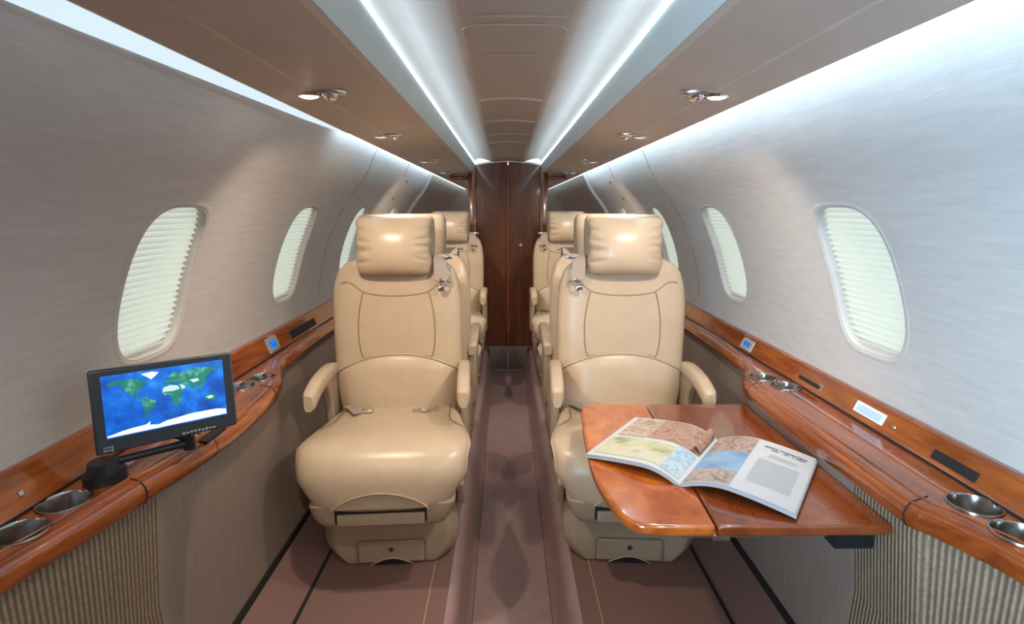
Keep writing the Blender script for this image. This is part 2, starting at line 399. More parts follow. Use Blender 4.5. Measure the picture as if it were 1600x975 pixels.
# ---------------------------------------------------------------- door, step
d = tag(empty('door_1', (0, 4.5, .22)), kind='structure')
def arch(x): return 1.712 + .04 * (1 - (x / .30) ** 2)
for sx in (-1, 1):
    n = 10; xs = [sx * (.004 + (.262 - .004) * i / n) for i in range(n + 1)]
    pts = [(xs[0], 0)] + [(x, arch(x) - .22) for x in xs] + [(xs[-1], 0)]
    v = [(x, 0, z) for x, z in pts] + [(x, .03, z) for x, z in pts]; n = len(pts)
    o = mesh_obj('door_leaf', v, [tuple(range(n)), tuple(range(n, 2 * n))[::-1]] + [(i, (i + 1) % n, n + (i + 1) % n, n + i) for i in range(n)], 'door', d); bevel(o, .004, 2)
    g = G(); x0, x1 = sorted((sx * .262, sx * .325))
    g.box(x0, x1, -.018, .05, -.22 + .0, arch(.262) - .22, .006); g.out('door_jamb', 'jamb', d)
    g = G(); x0, x1 = sorted((sx * .30, sx * .325)); g.box(x0, x1, .05, 2.9, -.04, 1.44); g.out('partition_side', 'jamb', d)
g = G(); g.box(-.006, .006, -.006, .0, 0, 1.50); g.out('centre_moulding', 'jamb', d)
g = G(); g.cyl((.105, -.002, .86), (0, -1, 0), .014, .008); g.out('door_latch', 'metal', d)
n = 16; rows = []
for i in range(n + 1):
    x = -.262 + .524 * i / n; z = arch(x) - .22; rows.append([(x, -.016, z - .008), (x, -.016, z + .004), (x, .03, z + .004), (x, .03, z - .008)])
G().grid(rows, True, True).out('arch_trim', 'trimlight', d)
for sx in (-1, 1):
    x0, x1 = sorted((sx * .325, sx * .47)); o = G().box(x0, x1, 4.47, 4.52, 1.600, 1.637, .004).out('header_block', 'jamb'); tag(o, 'small reddish wood block joining the %s overhead panel to the door frame' % ('left' if sx < 0 else 'right'), 'wood trim', )
s = empty('step_riser', (0, 4.495, 0)); tag(s, 'grey step panel under the dark wooden door with two pale strips', 'step')
G().box(-.165, .165, -.004, .02, 0, .215, .003).out('riser_panel', 'riser', s)
G().box(-.115, .115, -.012, -.004, .004, .014, .002).out('floor_strip', 'trimlight', s)
G().box(-.005, .005, -.010, -.004, .014, .16, .002).out('upright_strip', 'trimlight', s)

# ---------------------------------------------------------------- side ledges, back panels, lower panels
OUT_L = [(YN, .845), (.45, .832), (.75, .798), (.85, .779), (.95, .760), (1.05, .748), (1.14, .731), (1.31, .714), (1.45, .716), (1.59, .728), (1.70, .752), (1.78, .780), (1.85, .812), (1.93, .832), (2.05, .838), (2.5, .85), (4.5, .85)]
OUT_R = [(YN, .845), (.45, .832), (.75, .798), (.83, .775), (.89, .750), (.925, .733), (1.05, .732), (1.31, .730), (1.45, .731), (1.60, .735), (1.66, .745), (1.74, .775), (1.80, .805), (1.88, .828), (2.0, .838), (2.5, .85), (4.5, .85)]
def fine(tab):
    o = smoothline([(a, b, 0) for a, b in tab], 5); return [(p.x, p.y) for p in o]
CUPS = [(.845, .905), (.845, .812), (.843, 1.585), (.815, 1.675)]
CUPL = [(.845, .935), (.845, .838), (.838, 1.60), (.812, 1.69)]
for sx, side, tab, cups in ((-1, 'left', OUT_L, CUPL), (1, 'right', OUT_R, CUPS)):
    ft = fine(tab)
    e = tag(empty('side_ledge', (sx * .8, 1.5, .78)), 'long glossy reddish brown wooden side ledge under the %s windows' % side, 'ledge')
    o0 = e.location
    def V(x, y, z): return (sx * x - o0.x, y - o0.y, z - o0.z)
    rows = []
    for y, x in ft:
        w = min(.03, (.9 - x) * .4)
        rows.append([V(.905, y, .84), V(min(.895, x + .034), y, .84), V(min(.885, x + .022), y, .8395), V(x + .010, y, .834), V(x + .003, y, .824), V(x, y, .812), V(x + .001, y, .800), V(x + .006, y, .790), V(x + .014, y, .786), V(.905, y, .786)])
    top = G().grid(rows, True, True).out('ledge_top', 'wood', e)
    cuts = []
    for cx, cy in cups:
        c = G().cyl((sx * cx, cy, .80), (0, 0, 1), .0405, .08, 40).out('cut', None, None, False); cuts.append(c)
    # lower body so that the cups have depth
    e2 = top; loc = top.matrix_world
    for c in cuts: pass
    bpy.context.view_layer.update()
    baked(top, *cuts)
    for cx, cy in cups:
        c = V(cx, cy, .84); h = G()
        prf = [(.0445, .0005), (.0435, .0035), (.0405, .0035), (.0385, -.001), (.0378, -.066), (.034, -.075), (0.0005, -.075)]
        h.grid([[(c[0] + r * math.cos(2 * PI * k / 40), c[1] + r * math.sin(2 * PI * k / 40), c[2] + dz) for k in range(40)] for r, dz in prf], True)
        h.out('cup_holder', 'cup', e, angle=50)
    G().tube([V(x + .012, y, .8355) for y, x in ft if y > .2], .002, 6).out('edge_bead', 'wood', e)
    # raised moulding line along the top of the bullnose
    G().tube([V(x + .036, y, .8405) for y, x in ft if y > .2], .0025, 6).out('edge_bead', 'wood', e)
    # back panel
    rows = []
    zt = .912 if sx < 0 else .898
    for y in [YN, .5, 1, 1.5, 2, 2.5, 3, 3.5, 4.45]:
        rows.append([V(.900, y, .826), V(.888, y, .842), V(.8905, y, .846), V(.910, y, zt - .008), V(.911, y, zt), V(.918, y, zt + .004), V(.931, y, zt + .003), V(.935, y, .88), V(.93, y, .83)])
    G().grid(rows, True, True).out('back_panel', 'wood', e, angle=30)
    G().box(*sorted((V(.884, 0, 0)[0], V(.892, 0, 0)[0])), -2, 2.9, .84 - .78 - .0005, .844 - .78).out('gap_line', 'dark', e)
    # lower body
    rows = []
    for y, x in ft:
        rows.append([V(min(x + .018, .875), y, .787), V(min(x + .018, .875), y, .77), V(.5 * min(x + .03, .86) + .5 * .80, y, .52), V(.772, y, .255)])
    i0 = next(i for i, (y, x) in enumerate(ft) if y > 1.06)
    for nm, rr, m in (('lower_panel', rows[:i0 + 1], 'cord'), ('lower_panel', rows[i0:], 'panelfab')):
        back = [[(r[0][0] + sx * .012, r[0][1], r[0][2])] for r in rr]
        o = G().grid(rr).out(nm, m, e, angle=70)
        o['label'] = 'ribbed tan fabric lower panel' if m == 'cord' else 'plain taupe fabric lower panel'
    # joints across the bullnose
    for yj in ((1.02, 1.235, 1.60) if sx < 0 else (.925, 1.61)):
        x = interp(tab, yj)
        G().tube([V(x + .05, yj + .012, .8402), V(x + .022, yj, .8400), V(x + .010, yj, .8345), V(x + .002, yj, .824), V(x - .001, yj, .812), V(x + .001, yj, .799), V(x + .008, yj, .787)], .0016, 6).out('joint', 'dark', e)
    if sx < 0:
        # recessed latch in the bullnose
        g = G(); xx = interp(tab, 1.24); g.box(*sorted((V(xx + .003, 0, 0)[0], V(xx + .026, 0, 0)[0])), 1.20 - 1.5, 1.29 - 1.5, .0612 - .008, .0612, .003); g.out('latch', 'dark', e)
        g = G(); g.tube([V(xx + .030, 1.185, .8415), V(xx + .030, 1.30, .8415)], .003, 8); g.out('latch_lip', 'wood', e)
    # fittings set into the back panel
    def face(y, z, off=0):      # point on the sloping face
        t = (z - .846) / (zt - .008 - .846); x = .8905 + t * .0195; return V(x - off, y, z)
    def slab(name, y0, y1, z0, z1, th, m, parent=e):
        v = [face(y, z, o) for o in (-.003, th) for y, z in ((y0, z0), (y1, z0), (y1, z1), (y0, z1))]
        f = [(0, 1, 2, 3), (4, 5, 6, 7), (0, 1, 5, 4), (1, 2, 6, 5), (2, 3, 7, 6), (3, 0, 4, 7)]
        return bevel(mesh_obj(name, v, f, m, parent, False), .0015, 2)
    pl = slab('control_plate', 1.945, 2.035, .850, .903 if sx < 0 else .888, .004, 'plate')
    sub = slab('control_display', 1.966, 2.014, .863, .891 if sx < 0 else .879, .0052, 'screen' if 'screen' in M else 'sea')
    sub.parent = pl
    for k in range(4):
        y = 1.962 + k * .018; s2 = slab('button', y, y + .010, .853, .859, .0056, 'metal'); s2.parent = pl
    if sx > 0:
        slab('air_slot', 1.50, 1.615, .858, .868, .002, 'dark'); slab('slot_plate', 1.49, 1.51, .853, .874, .001, 'seam')
        pl = slab('placard', 1.232, 1.342, .858, .884, .0025, 'label'); pl['label'] = 'white placard with pale blue face'
        s2 = slab('placard_face', 1.242, 1.332, .862, .880, .0032, 'inkblue' if 'inkblue' in M else 'label'); s2.parent = pl
        slab('jack', 1.195, 1.203, .865, .873, .003, 'metal')
        slab('grip_slot', .962, 1.075, .853, .872, .002, 'dark')
    else:
        slab('jack', .905, .915, .868, .878, .003, 'metal'); slab('pocket', 2.16, 2.45, .853, .885, .001, 'dark')
    for yy in (2.9, 3.6): slab('pocket', yy, yy + .25, .853, .883, .001, 'dark')

# ---------------------------------------------------------------- reading lights
def dup(root, loc, rz, label=None, group=None, cat=None):
    r = root.copy(); col.objects.link(r); r.location = loc; r.rotation_euler = (0, 0, rz)
    if label: r['label'] = label
    for ch in list(root.children):
        c = ch.copy(); col.objects.link(c); c.parent = r
        for q in ch.children:
            k = q.copy(); col.objects.link(k); k.parent = c
    return r
def oval(rx, ry, z, n=32, cx=0, cy=0): return [(cx + rx * math.cos(2 * PI * k / n), cy + ry * math.sin(2 * PI * k / n), z) for k in range(n)]
def reading_light(lens):
    e = empty('reading_light')
    # long axis runs across the cabin
    G().grid([oval(.066, .028, .004), oval(.066, .028, -.003), oval(.060, .024, -.006), oval(.054, .019, -.003), oval(.052, .018, .006)], True).out('bezel', 'metal', e, angle=80)
    G().grid([oval(.053, .0185, -.001)], True, False)
    g = G(); g.cyl((0, 0, .001), (0, 0, -1), .0001, .0005, 32, .0001); 
    o = G().add(oval(.053, .0185, -.0015), [tuple(range(32))]).out('recess', 'dark', e)
    g = G(); rows = []
    for i in range(7):
        a = PI / 2 * i / 6; rows.append(oval(.020 * math.cos(a) + .0002, .020 * math.cos(a) + .0002, -.002 - .016 * math.sin(a), 24, -.028, 0))
    ey = G().grid(rows, True).out('air_outlet', 'chrome', e)
    r2 = G().tube([(.022 + .024 * math.cos(2 * PI * k / 24), .019 * math.sin(2 * PI * k / 24), -.006) for k in range(24)], .0035, 8, True).out('lamp_ring', 'chrome', e)
    rows = []
    for i in range(5):
        a = PI / 2 * i / 4; rows.append(oval(.023 * math.cos(a) + .0002, .021 * math.cos(a) + .0002, -.005 - .008 * math.sin(a), 24, .022, 0))
    G().grid(rows, True).out('lamp_lens', lens, e)
    return e
def pz(x): return interp([(.30, 1.657), (.38, 1.650), (.458, 1.643), (.468, 1.641), (.55, 1.630)], abs(x))
on = reading_light('lamp_on'); off = reading_light('lamp_dim')
first = {}
RL = [(1.335, 'on', 'nearest the camera, glowing bright'), (2.07, 'dim', 'second from the camera, behind the glowing one'), (3.16, 'dim', 'third from the camera, unlit'), (4.12, 'dim', 'fourth from the camera, by the wooden door')]
for sx, side in ((-1, 'left'), (1, 'right')):
    for y, st, tx in RL:
        src = on if st == 'on' else off; lab = 'oval reading light, %s overhead panel, %s' % (side, tx)
        loc = (sx * .455, y, pz(.455) - .0005); rz = PI if sx < 0 else 0
        if st not in first: r = src; first[st] = 1; r.location = loc; r.rotation_euler = (0, 0, rz)
        else: r = dup(src, loc, rz)
        tag(r, lab, 'reading light', 'reading lights in the overhead panels')
# small grilles beside the far lights
for sx, side in ((-1, 'left'), (1, 'right')):
    g = G().cyl((sx * .40, 3.72, pz(.40) + .002), (0, 0, -1), .028, .006, 28); tag(g.out('speaker_grille', 'trimlight'), 'small round pale speaker grille in the %s overhead panel before the last light' % side, 'speaker')
    g = G().cyl((sx * .50, 3.95, pz(.50) + .002), (0, 0, -1), .010, .006, 20); tag(g.out('indicator_cap', 'rim'), 'tiny round cap near the %s cove, far end of the overhead panel' % side, 'cap')

# ceiling centre fittings
def cbox(x0, x1, y0, y1, th, name, m, label, cat):
    n = 8; rows = []
    for i in range(n + 1):
        x = x0 + (x1 - x0) * i / n; z = interp([(0, 1.748), (.05, 1.746), (.10, 1.7405), (.122, 1.7405)], abs(x))
        rows.append([(x, y0, z + .001), (x, y0 + .004, z - th), (x, y1 - .004, z - th), (x, y1, z + .001)])
    o = G().grid(rows, True, True).out(name, m, angle=50); return tag(o, label, cat)
for y0, y1, th, tx in ((1.93, 2.03, .006, 'widest slat-like bar on the ceiling centre panel, nearest of the row'), (2.40, 2.45, .005, 'second pale bar of the row on the ceiling centre panel'), (2.83, 2.87, .004, 'third thin bar of the row on the ceiling centre panel'), (3.16, 3.26, .005, 'fourth pale bar of the row, nearest the wooden door')):
    cbox(-.105, .105, y0, y1, th, 'ceiling_bar', 'ceil', tx, 'ceiling bar')
for y0, y1, tx in ((.75, 1.13, 'rounded rectangular seam of the nearest ceiling access panel'), (1.18, 1.40, 'rounded seam of the second ceiling access panel, before the bars')):
    r = .03; pts = []
    for cx, cy, a0 in ((.108 - r, y1 - r, 0), (-.108 + r, y1 - r, 90), (-.108 + r, y0 + r, 180), (.108 - r, y0 + r, 270)):
        for k in range(6):
            a = math.radians(a0 + 18 * k); x = cx + r * math.cos(a); pts.append((x, cy + r * math.sin(a), interp([(0, 1.748), (.05, 1.746), (.10, 1.7405), (.122, 1.7405)], abs(x))))
    tag(G().tube(pts, .0018, 6, True).out('access_panel', 'piping'), tx, 'panel seam')

# small slots on the far side walls
for sx, side in ((-1, 'left'), (1, 'right')):
    for y, z, tx in ((3.62, 1.545, 'upper'), (3.56, 1.44, 'lower')):
        x = interp([(a[1], a[0]) for a in WP], z)
        g = G(); n = Vector((-x, 0, ZC - z)).normalized(); c = Vector((sx * (x), y, z))
        g.box(-.018, .018, -.010, .010, -.003, .003, .002)
        o = g.out('wall_slot', 'seam'); o.rotation_euler = Vector((sx * n.x, 0, n.z)).to_track_quat('Z', 'Y').to_euler(); o.location = c
        tag(o, 'small dark %s slot on the far %s wall past the third window' % (tx, side), 'wall fitting')

# ---------------------------------------------------------------- seats
def sx_pow(t, n): return (max(0.0, 1 - abs(t) ** n)) ** (1 / n)
def pillow(profile, wfn, n=5, seg=20, crown=0, cx=0):
    """side profile (y,z) swept across x with soft ends; wfn(y,z)-> half width"""
    cy = sum(p[0] for p in profile) / len(profile); cz = sum(p[1] for p in profile) / len(profile); rows = []
    for i in range(seg + 1):
        t = math.sin(PI / 2 * (-1 + 2 * i / seg)); t = max(-.9995, min(.9995, t)); s = sx_pow(t, n); s = max(s, .35)
        s2 = 1 - (1 - s) * .55
        rows.append([(cx + t * wfn(y, z), cy + (y - cy) * s2, cz + (z - cz) * s2) for y, z in profile])
    return G().grid(rows, True, True)
def make_seat():
    e = empty('cabin_seat')
    # --- base box with drawer
    base = empty('x'); bpy.data.objects.remove(base)
    def sec(z, hw, y0, y1, c):
        return [(-hw, y0 + c, z), (-hw + c, y0, z), (hw - c, y0, z), (hw, y0 + c, z), (hw, y1, z), (-hw, y1, z)]
    g = G().grid([sec(.0, .165, -.195, .17, .02), sec(.012, .185, -.20, .18, .03), sec(.05, .218, -.202, .19, .035), (sec(.085, .228, -.203, .20, .035)), sec(.125, .228, -.200, .20, .035), sec(.20, .222, -.18, .20, .03)], True, True)
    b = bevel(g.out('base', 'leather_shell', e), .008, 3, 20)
    # drawer seam outline and lock
    pts = [(-.115, -.2055, .006), (-.115, -.2065, .082)] + [(-.115 + .012 * (1 - math.cos(a)), -.2065, .082 + .012 * math.sin(a)) for a in (.5, 1.0, 1.5)] + [(.115 - .012 * (1 - math.cos(a)), -.2065, .082 + .012 * math.sin(a)) for a in (1.5, 1.0, .5)] + [(.115, -.2065, .082), (.115, -.2055, .006)]
    dr = G(); dr.prism([(-.112, -.2065), (.112, -.2065), (.112, -.195), (-.112, -.195)], .010, .090); dro = bevel(dr.out('drawer', 'leather_shell', e), .006, 2)
    G().tube(pts, .0016, 6).out('drawer_seam', 'seam', dro)
    G().cyl((0, -.206, .062), (0, -1, 0), .0095, .004).out('lock', 'chrome', dro)
    G().cyl((0, -.2095, .062), (0, -1, 0), .0045, .0015).out('keyhole', 'dark', dro)
    n = 12; v = [(-.07 + .14 * i / n, -.2075, .004 + .022 * math.sin(PI * i / n)) for i in range(n + 1)]
    G().add(v, [tuple(range(n + 1))]).out('finger_pull', 'dark', dro)
    G().tube([(p[0], p[1] - .001, p[2] + .002) for p in v], .002, 6).out('finger_lip', 'leather', dro)
    b.location.y = -.026; dro.location.y = -.026
    # --- seat pan
    prof = [(.18, .20), (-.20, .20), (-.335, .215), (-.370, .235), (-.382, .262), (-.384, .315), (.20, .315)]
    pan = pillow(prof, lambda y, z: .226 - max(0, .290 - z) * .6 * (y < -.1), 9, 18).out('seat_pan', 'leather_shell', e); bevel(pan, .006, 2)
    G().box(-.139, .139, -.3865, -.35, .255, .300, .004).out('footrest_gap', 'dark', pan)
    G().box(-.132, .132, -.392, -.355, .250, .288, .006).out('footrest_bar', 'leather_shell', pan)
    # --- cushion
    prof = [(.16, .305), (.17, .40), (.13, .448), (.02, .458), (-.10, .466), (-.20, .478), (-.28, .484), (-.335, .474), (-.372, .446), (-.392, .405), (-.397, .36), (-.396, .320), (-.388, .297), (-.36, .287), (-.30, .285), (-.1, .290)]
    prof = [(p.x, p.y) for p in smoothline([(a, b, 0) for a, b in prof], 3)]
    def cw(y, z): return interp([(-.40, .262), (-.30, .275), (-.15, .268), (.05, .245), (.17, .232)], y) - (max(0, .38 - z) * .42 if y < -.2 else 0)
    cu = pillow(prof, cw, 3.6, 28).out('seat_cushion', 'leather', e, angle=80); cu.data.materials.append(M['leather'])
    # arch above the footrest
    n = 14; v = [(-.145 + .29 * i / n, -.4015 + .0, .308 + .052 * math.sin(PI * i / n) ** .7) for i in range(n + 1)]
    # arched inset panel
    vv = v + [(x, -.352, z) for x, y, z in v]; m = n + 1
    inset = mesh_obj('arch_inset', vv, [tuple(range(m)), tuple(range(m, 2 * m))[::-1]] + [(i, i + 1, m + i + 1, m + i) for i in range(n)] + [(n, 0, m, m + n)], 'leather_shell', cu); bevel(inset, .004, 2)
    G().tube([(x, y - .001, z + .001) for x, y, z in v], .0028, 6).out('arch_piping', 'piping', cu)
    for s_ in (-1, 1):
        pts = [(s_ * .195, .10, .452), (s_ * .197, .0, .461), (s_ * .200, -.08, .4655), (s_ * .225, -.12, .4635), (s_ * .250, -.135, .452)]
        G().tube(smoothline(pts, 4), .0022, 6).out('cushion_seam', 'seam', cu)
    # --- backrest
    TAB = [(.36, .205, .085), (.42, .222, .088), (.50, .236, .092), (.62, .243, .100), (.75, .246, .110), (.85, .245, .120), (.91, .238, .127), (.955, .224, .132), (.985, .204, .136), (1.005, .175, .139), (1.015, .14, .141)]
    def hw(z): return interp([(a, b) for a, b, c in TAB], z)
    def fy(z): return interp([(a, c) for a, b, c in TAB], z)
    def thick(z): return interp([(.36, .05), (.5, .075), (.9, .07), (1.0, .045), (1.015, .03)], z)
    N = 4.0
    def front(x, z): 
        t = min(.999, abs(x) / hw(z)); return fy(z) + thick(z) - thick(z) * sx_pow(t, N) * (1.0) - .000
    rows = []
    zs = [.36 + (1.015 - .36) * i / 34 for i in range(35)]
    for z in zs:
        w, t, yc = hw(z), thick(z), fy(z) + thick(z); r = []
        for k in range(40):
            a = 2 * PI * k / 40; c, s = math.cos(a), math.sin(a)
            xx = w * math.copysign(abs(c) ** (2 / N), c); yy = yc - t * math.copysign(abs(s) ** (2 / N), s)
            if s > 0: yy += .010 * (abs(xx / w) < .58) * math.sin(PI * min(1, max(0, (z - .5) / .5))) * 0
            r.append((xx, yy, z))
        rows.append(r)
    bk = G().grid(rows, True, True).out('backrest', 'leather', e, angle=70)
    # lumbar pad: bulged, arched top
    rows = []; nz = 16; nx = 24
    def ztop(x): return .655 - .062 * (abs(x) / .222) ** 2.2
    for j in range(nz + 1):
        r = []
        for i in range(nx + 1):
            u = -1 + 2 * i / nx; w = .222; x = u * w; z = .40 + (ztop(x) - .40) * (j / nz); v_ = j / nz
            bul = .028 * (1 - abs(u) ** 6) * min(1, (1 - v_) * 7 + .25) * (.45 + .55 * math.sin(PI * min(1, .25 + v_ * .75)))
            xr = x * min(1, hw(z) / .236)
            r.append((xr, front(xr, z) - .003 - bul, z))
        rows.append(r)
    rows.append([(p[0], p[1] + .02 + .01, p[2] + .003) for p in rows[-1]])
    lum = G().grid(rows).out('lumbar_pad', 'leather', bk, angle=80)
    G().tube([(x, front(x, ztop(x)) - .008, ztop(x) + .002) for x in [-.225 + .45 * i / 24 for i in range(25)]], .0030, 6).out('lumbar_piping', 'leather', bk)
    # central panel seams
    for s_ in (-1, 1):
        pts = [(s_ * xx, front(s_ * xx, zz) - .0005, zz) for xx, zz in ((.122, .888), (.132, .85), (.140, .80), (.143, .75), (.140, .69), (.128, .645), (.10, .648))]
        G().tube(smoothline(pts, 4), .0021, 6).out('seam', 'seam', bk)
    pts = [(-.240, .895), (-.20, .925), (-.165, .925), (-.12, .892), (-.06, .880), (0, .877), (.06, .880), (.12, .892), (.165, .925), (.20, .925), (.240, .895)]
    G().tube(smoothline([(x, front(x, z) - .001, z) for x, z in [(a, b) for a, b in pts]], 4), .0030, 6).out('yoke_piping', 'piping', bk)
    # side seam of the shell
    # rear shell
    # --- head block behind the pillow
    def rb(z, w, y0, y1): 
        return [(w * math.copysign(abs(math.cos(2 * PI * k / 24)) ** .45, math.cos(2 * PI * k / 24)), (y0 + y1) / 2 + (y1 - y0) / 2 * math.copysign(abs(math.sin(2 * PI * k / 24)) ** .45, math.sin(2 * PI * k / 24)), z) for k in range(24)]
    hb = G().grid([rb(.93, .135, .16, .255), rb(1.02, .142, .16, .262), rb(1.10, .146, .162, .264), rb(1.155, .144, .166, .262), rb(1.170, .136, .174, .254), rb(1.176, .120, .185, .243)], True, True).out('headrest_block', 'leather_shell', e, angle=70)
    # --- pillow (puffy, with pinched corners and creases)
    rows = []; nx, nz = 48, 48; W_, H_, D_ = .138, .108, .074
    for side in (1, -1):
        rr = []
        for j in range(nz + 1):
            v_ = -1 + 2 * j / nz; r = []
            for i in range(nx + 1):
                u = -1 + 2 * i / nx
                px_ = u * (W_ - .004 * (1 - v_ * v_) * abs(u) ** 4 - .010 * abs(v_) ** 9 + .0025 * math.sin(v_ * 9) * abs(u) ** 6); pz_ = v_ * (H_ - .004 * (1 - u * u) * abs(v_) ** 4 - .008 * abs(u) ** 9)
                dep = ((1 - abs(u) ** 2.4) * (1 - abs(v_) ** 2.4)) ** .5 * D_
                edge = max(0, abs(u) - .52) / .48
                cr = math.sin(v_ * 9 + 1.8 * math.sin(v_ * 5 + (1.7 if u > 0 else 0))) * .004 * edge * (1 - edge ** 6)
                for vc, sl, dp in (((-.50, .5, .011), (-.02, .25, .014), (.30, -.3, .010), (.66, -.7, .009)) if u > 0 else ((-.58, .5, .010), (-.18, .35, .013), (.22, -.2, .012), (.60, -.5, .009))):
                    cr -= dp * edge ** .7 * (1 - edge ** 8) * math.exp(-((v_ - vc - sl * (1 - abs(u)) * .6) / .07) ** 2) * (1 if side > 0 else .2)
                r.append((px_, .135 - .014 - side * (dep + cr) + .012 * v_, 1.062 + pz_))
            rr.append(r)
        rows.append(rr)
    g = G(); g.grid(rows[0]); g.grid(rows[1]); bm = bmesh.new()
    me = bpy.data.meshes.new('t'); me.from_pydata(g.v, [], g.f); bm.from_mesh(me); bmesh.ops.remove_doubles(bm, verts=bm.verts, dist=.0008); g2 = G(); g2.bm(bm)
    pl = g2.out('headrest_pillow', 'leather', e, angle=85)
    # --- armrests
    for s_, ax in ((1, .252), (-1, -.252)):
        a = G(); rows = []
        path = [(.22, .570), (.14, .600), (.06, .612), (-.02, .613), (-.10, .607), (-.165, .592), (-.195, .580)]
        pth = smoothline([(0, y, z) for y, z in path], 4)
        for i, p in enumerate(pth):
            t = i / (len(pth) - 1); w = .0235 * (1 - .25 * abs(1 - 2 * t) ** 6); h = .022 + .010 * t
            if t > .93: w *= .8; h *= .85
            q = []
            for k in range(20):
                an = 2 * PI * k / 20; c, s2 = math.cos(an), math.sin(an)
                q.append((ax + w * math.copysign(abs(c) ** .6, c), p.y, p.z - h * .3 + h * math.copysign(abs(s2) ** .6, s2)))
            rows.append(q)
        pad = a.grid(rows, True, True).out('armrest_pad', 'leather', e, angle=60)
        ar = G(); ar.prism([(0, 0)], 0, 0) if 0 else None
        pts = [(.20, .30), (.215, .45), (.20, .585), (.06, .595), (-.03, .588), (.02, .54), (.05, .47), (.05, .30)]
        v = [(ax + dx, y, z) for dx in (-.017, .017) for y, z in pts]; n = len(pts)
        bevel(mesh_obj('armrest_support', v, [tuple(range(n)), tuple(range(n, 2 * n))[::-1]] + [(i, (i + 1) % n, n + (i + 1) % n, n + i) for i in range(n)], 'leather_shell', e), .010, 3)
    # --- side shells low beside the cushion
    for s_ in (-1, 1):
        pts = [(-.20, .20), (-.25, .30), (-.10, .36), (.10, .40), (.21, .40), (.21, .20)]
        v = [(s_ * x, y, z) for x in (.225, .250) for y, z in pts]; n = len(pts)
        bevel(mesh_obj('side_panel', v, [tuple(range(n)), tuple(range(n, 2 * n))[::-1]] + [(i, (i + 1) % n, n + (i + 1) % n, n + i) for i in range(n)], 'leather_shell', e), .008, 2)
    # --- lap belt
    def top(y): return interp([(-.396, .36), (-.28, .484), (-.20, .478), (-.10, .466), (.02, .458), (.13, .448)], y)
    g = G(); pts = [(-.19, .07, .463), (-.165, .035, .466), (-.145, -.005, .469), (-.135, -.025, .470)]
    rows = [[Vector(p) + Vector((-.012, -.010, 0)), Vector(p) + Vector((.012, .010, 0)), Vector(p) + Vector((.012, .010, .004)), Vector(p) + Vector((-.012, -.010, .004))] for p in pts]
    b1 = G().grid(rows, True, True).out('lap_belt', 'belt', e)
    G().box(-.125, -.085, -.005, .028, .464, .480, .004).out('belt_buckle', 'chrome', b1)
    g = G(); g.tube([(.06, .0, .469), (.085, .01, .470), (.11, -.005, .470), (.14, .01, .471), (.15, .03, .47)], .0045, 6); b2 = g.out('belt_end', 'belt', e)
    G().box(.09, .118, -.012, .014, .468, .478, .003).out('belt_tongue', 'chrome', b2)
    return e
def add_shoulder(e, s_):
    # shoulder harness over the shoulder on the aisle side (s_ = +1: aisle at +x)
    x0 = s_ * .168
    pts = [(x0, .215, 1.00), (x0, .18, 1.024), (x0, .145, 1.015), (x0, .120, .985), (x0 + s_ * .004, .108, .950), (x0 + s_ * .006, .104, .935)]
    rows = [[(x - .024, y - .003, z), (x + .024, y - .003, z), (x + .024, y - .009, z + .002), (x - .024, y - .009, z + .002)] for x, y, z in [(p[0], p[1], p[2]) for p in smoothline(pts, 4)]]
    b = G().grid(rows, True, True).out('shoulder_belt', 'belt', e)
    G().tube([(x0 + s_ * .006 + .013 * math.cos(a), .097, .925 + .017 * math.sin(a)) for a in [2 * PI * k / 16 for k in range(16)]], .0035, 6, True).out('belt_ring', 'chrome', b)
    G().box(x0 - .008, x0 + .014, .094, .104, .895, .915, .003).out('belt_tongue', 'chrome', b)
    G().box(min(x0 + s_ * .012, x0 + s_ * .046), max(x0 + s_ * .012, x0 + s_ * .046), .125, .150, 1.012, 1.024, .003).out('belt_guide', 'chrome', b)
seatL = make_seat(); add_shoulder(seatL, 1)
seatR = make_seat(); add_shoulder(seatR, -1)
grp = 'tan leather cabin seats'
ROT = math.radians(3.5)
def put(s, x, y, rz, label):
    s.location = (x, y, .18); s.rotation_euler = (0, 0, rz); tag(s, label, 'seat', grp)
put(seatL, -.425, 1.89, ROT, 'front left tan leather seat facing the camera, beside the small monitor, its footwell empty')
put(seatR, .415, 1.89, -ROT, 'front right tan leather seat facing the camera, partly behind the table with the magazine')
tag(dup(seatL, (-.43, 3.86, .18), 0), 'far left tan leather seat facing the camera, just before the dark door', 'seat', grp)
tag(dup(seatR, (.43, 3.86, .18), 0), 'far right tan leather seat facing the camera, just before the dark door', 'seat', grp)
tag(dup(seatR, (-.425, 2.60, .18), PI), 'middle left tan leather seat facing away, back to back with the front left seat', 'seat', grp)
tag(dup(seatL, (.425, 2.60, .18), PI), 'middle right tan leather seat facing away, back to back with the front right seat', 'seat', grp)

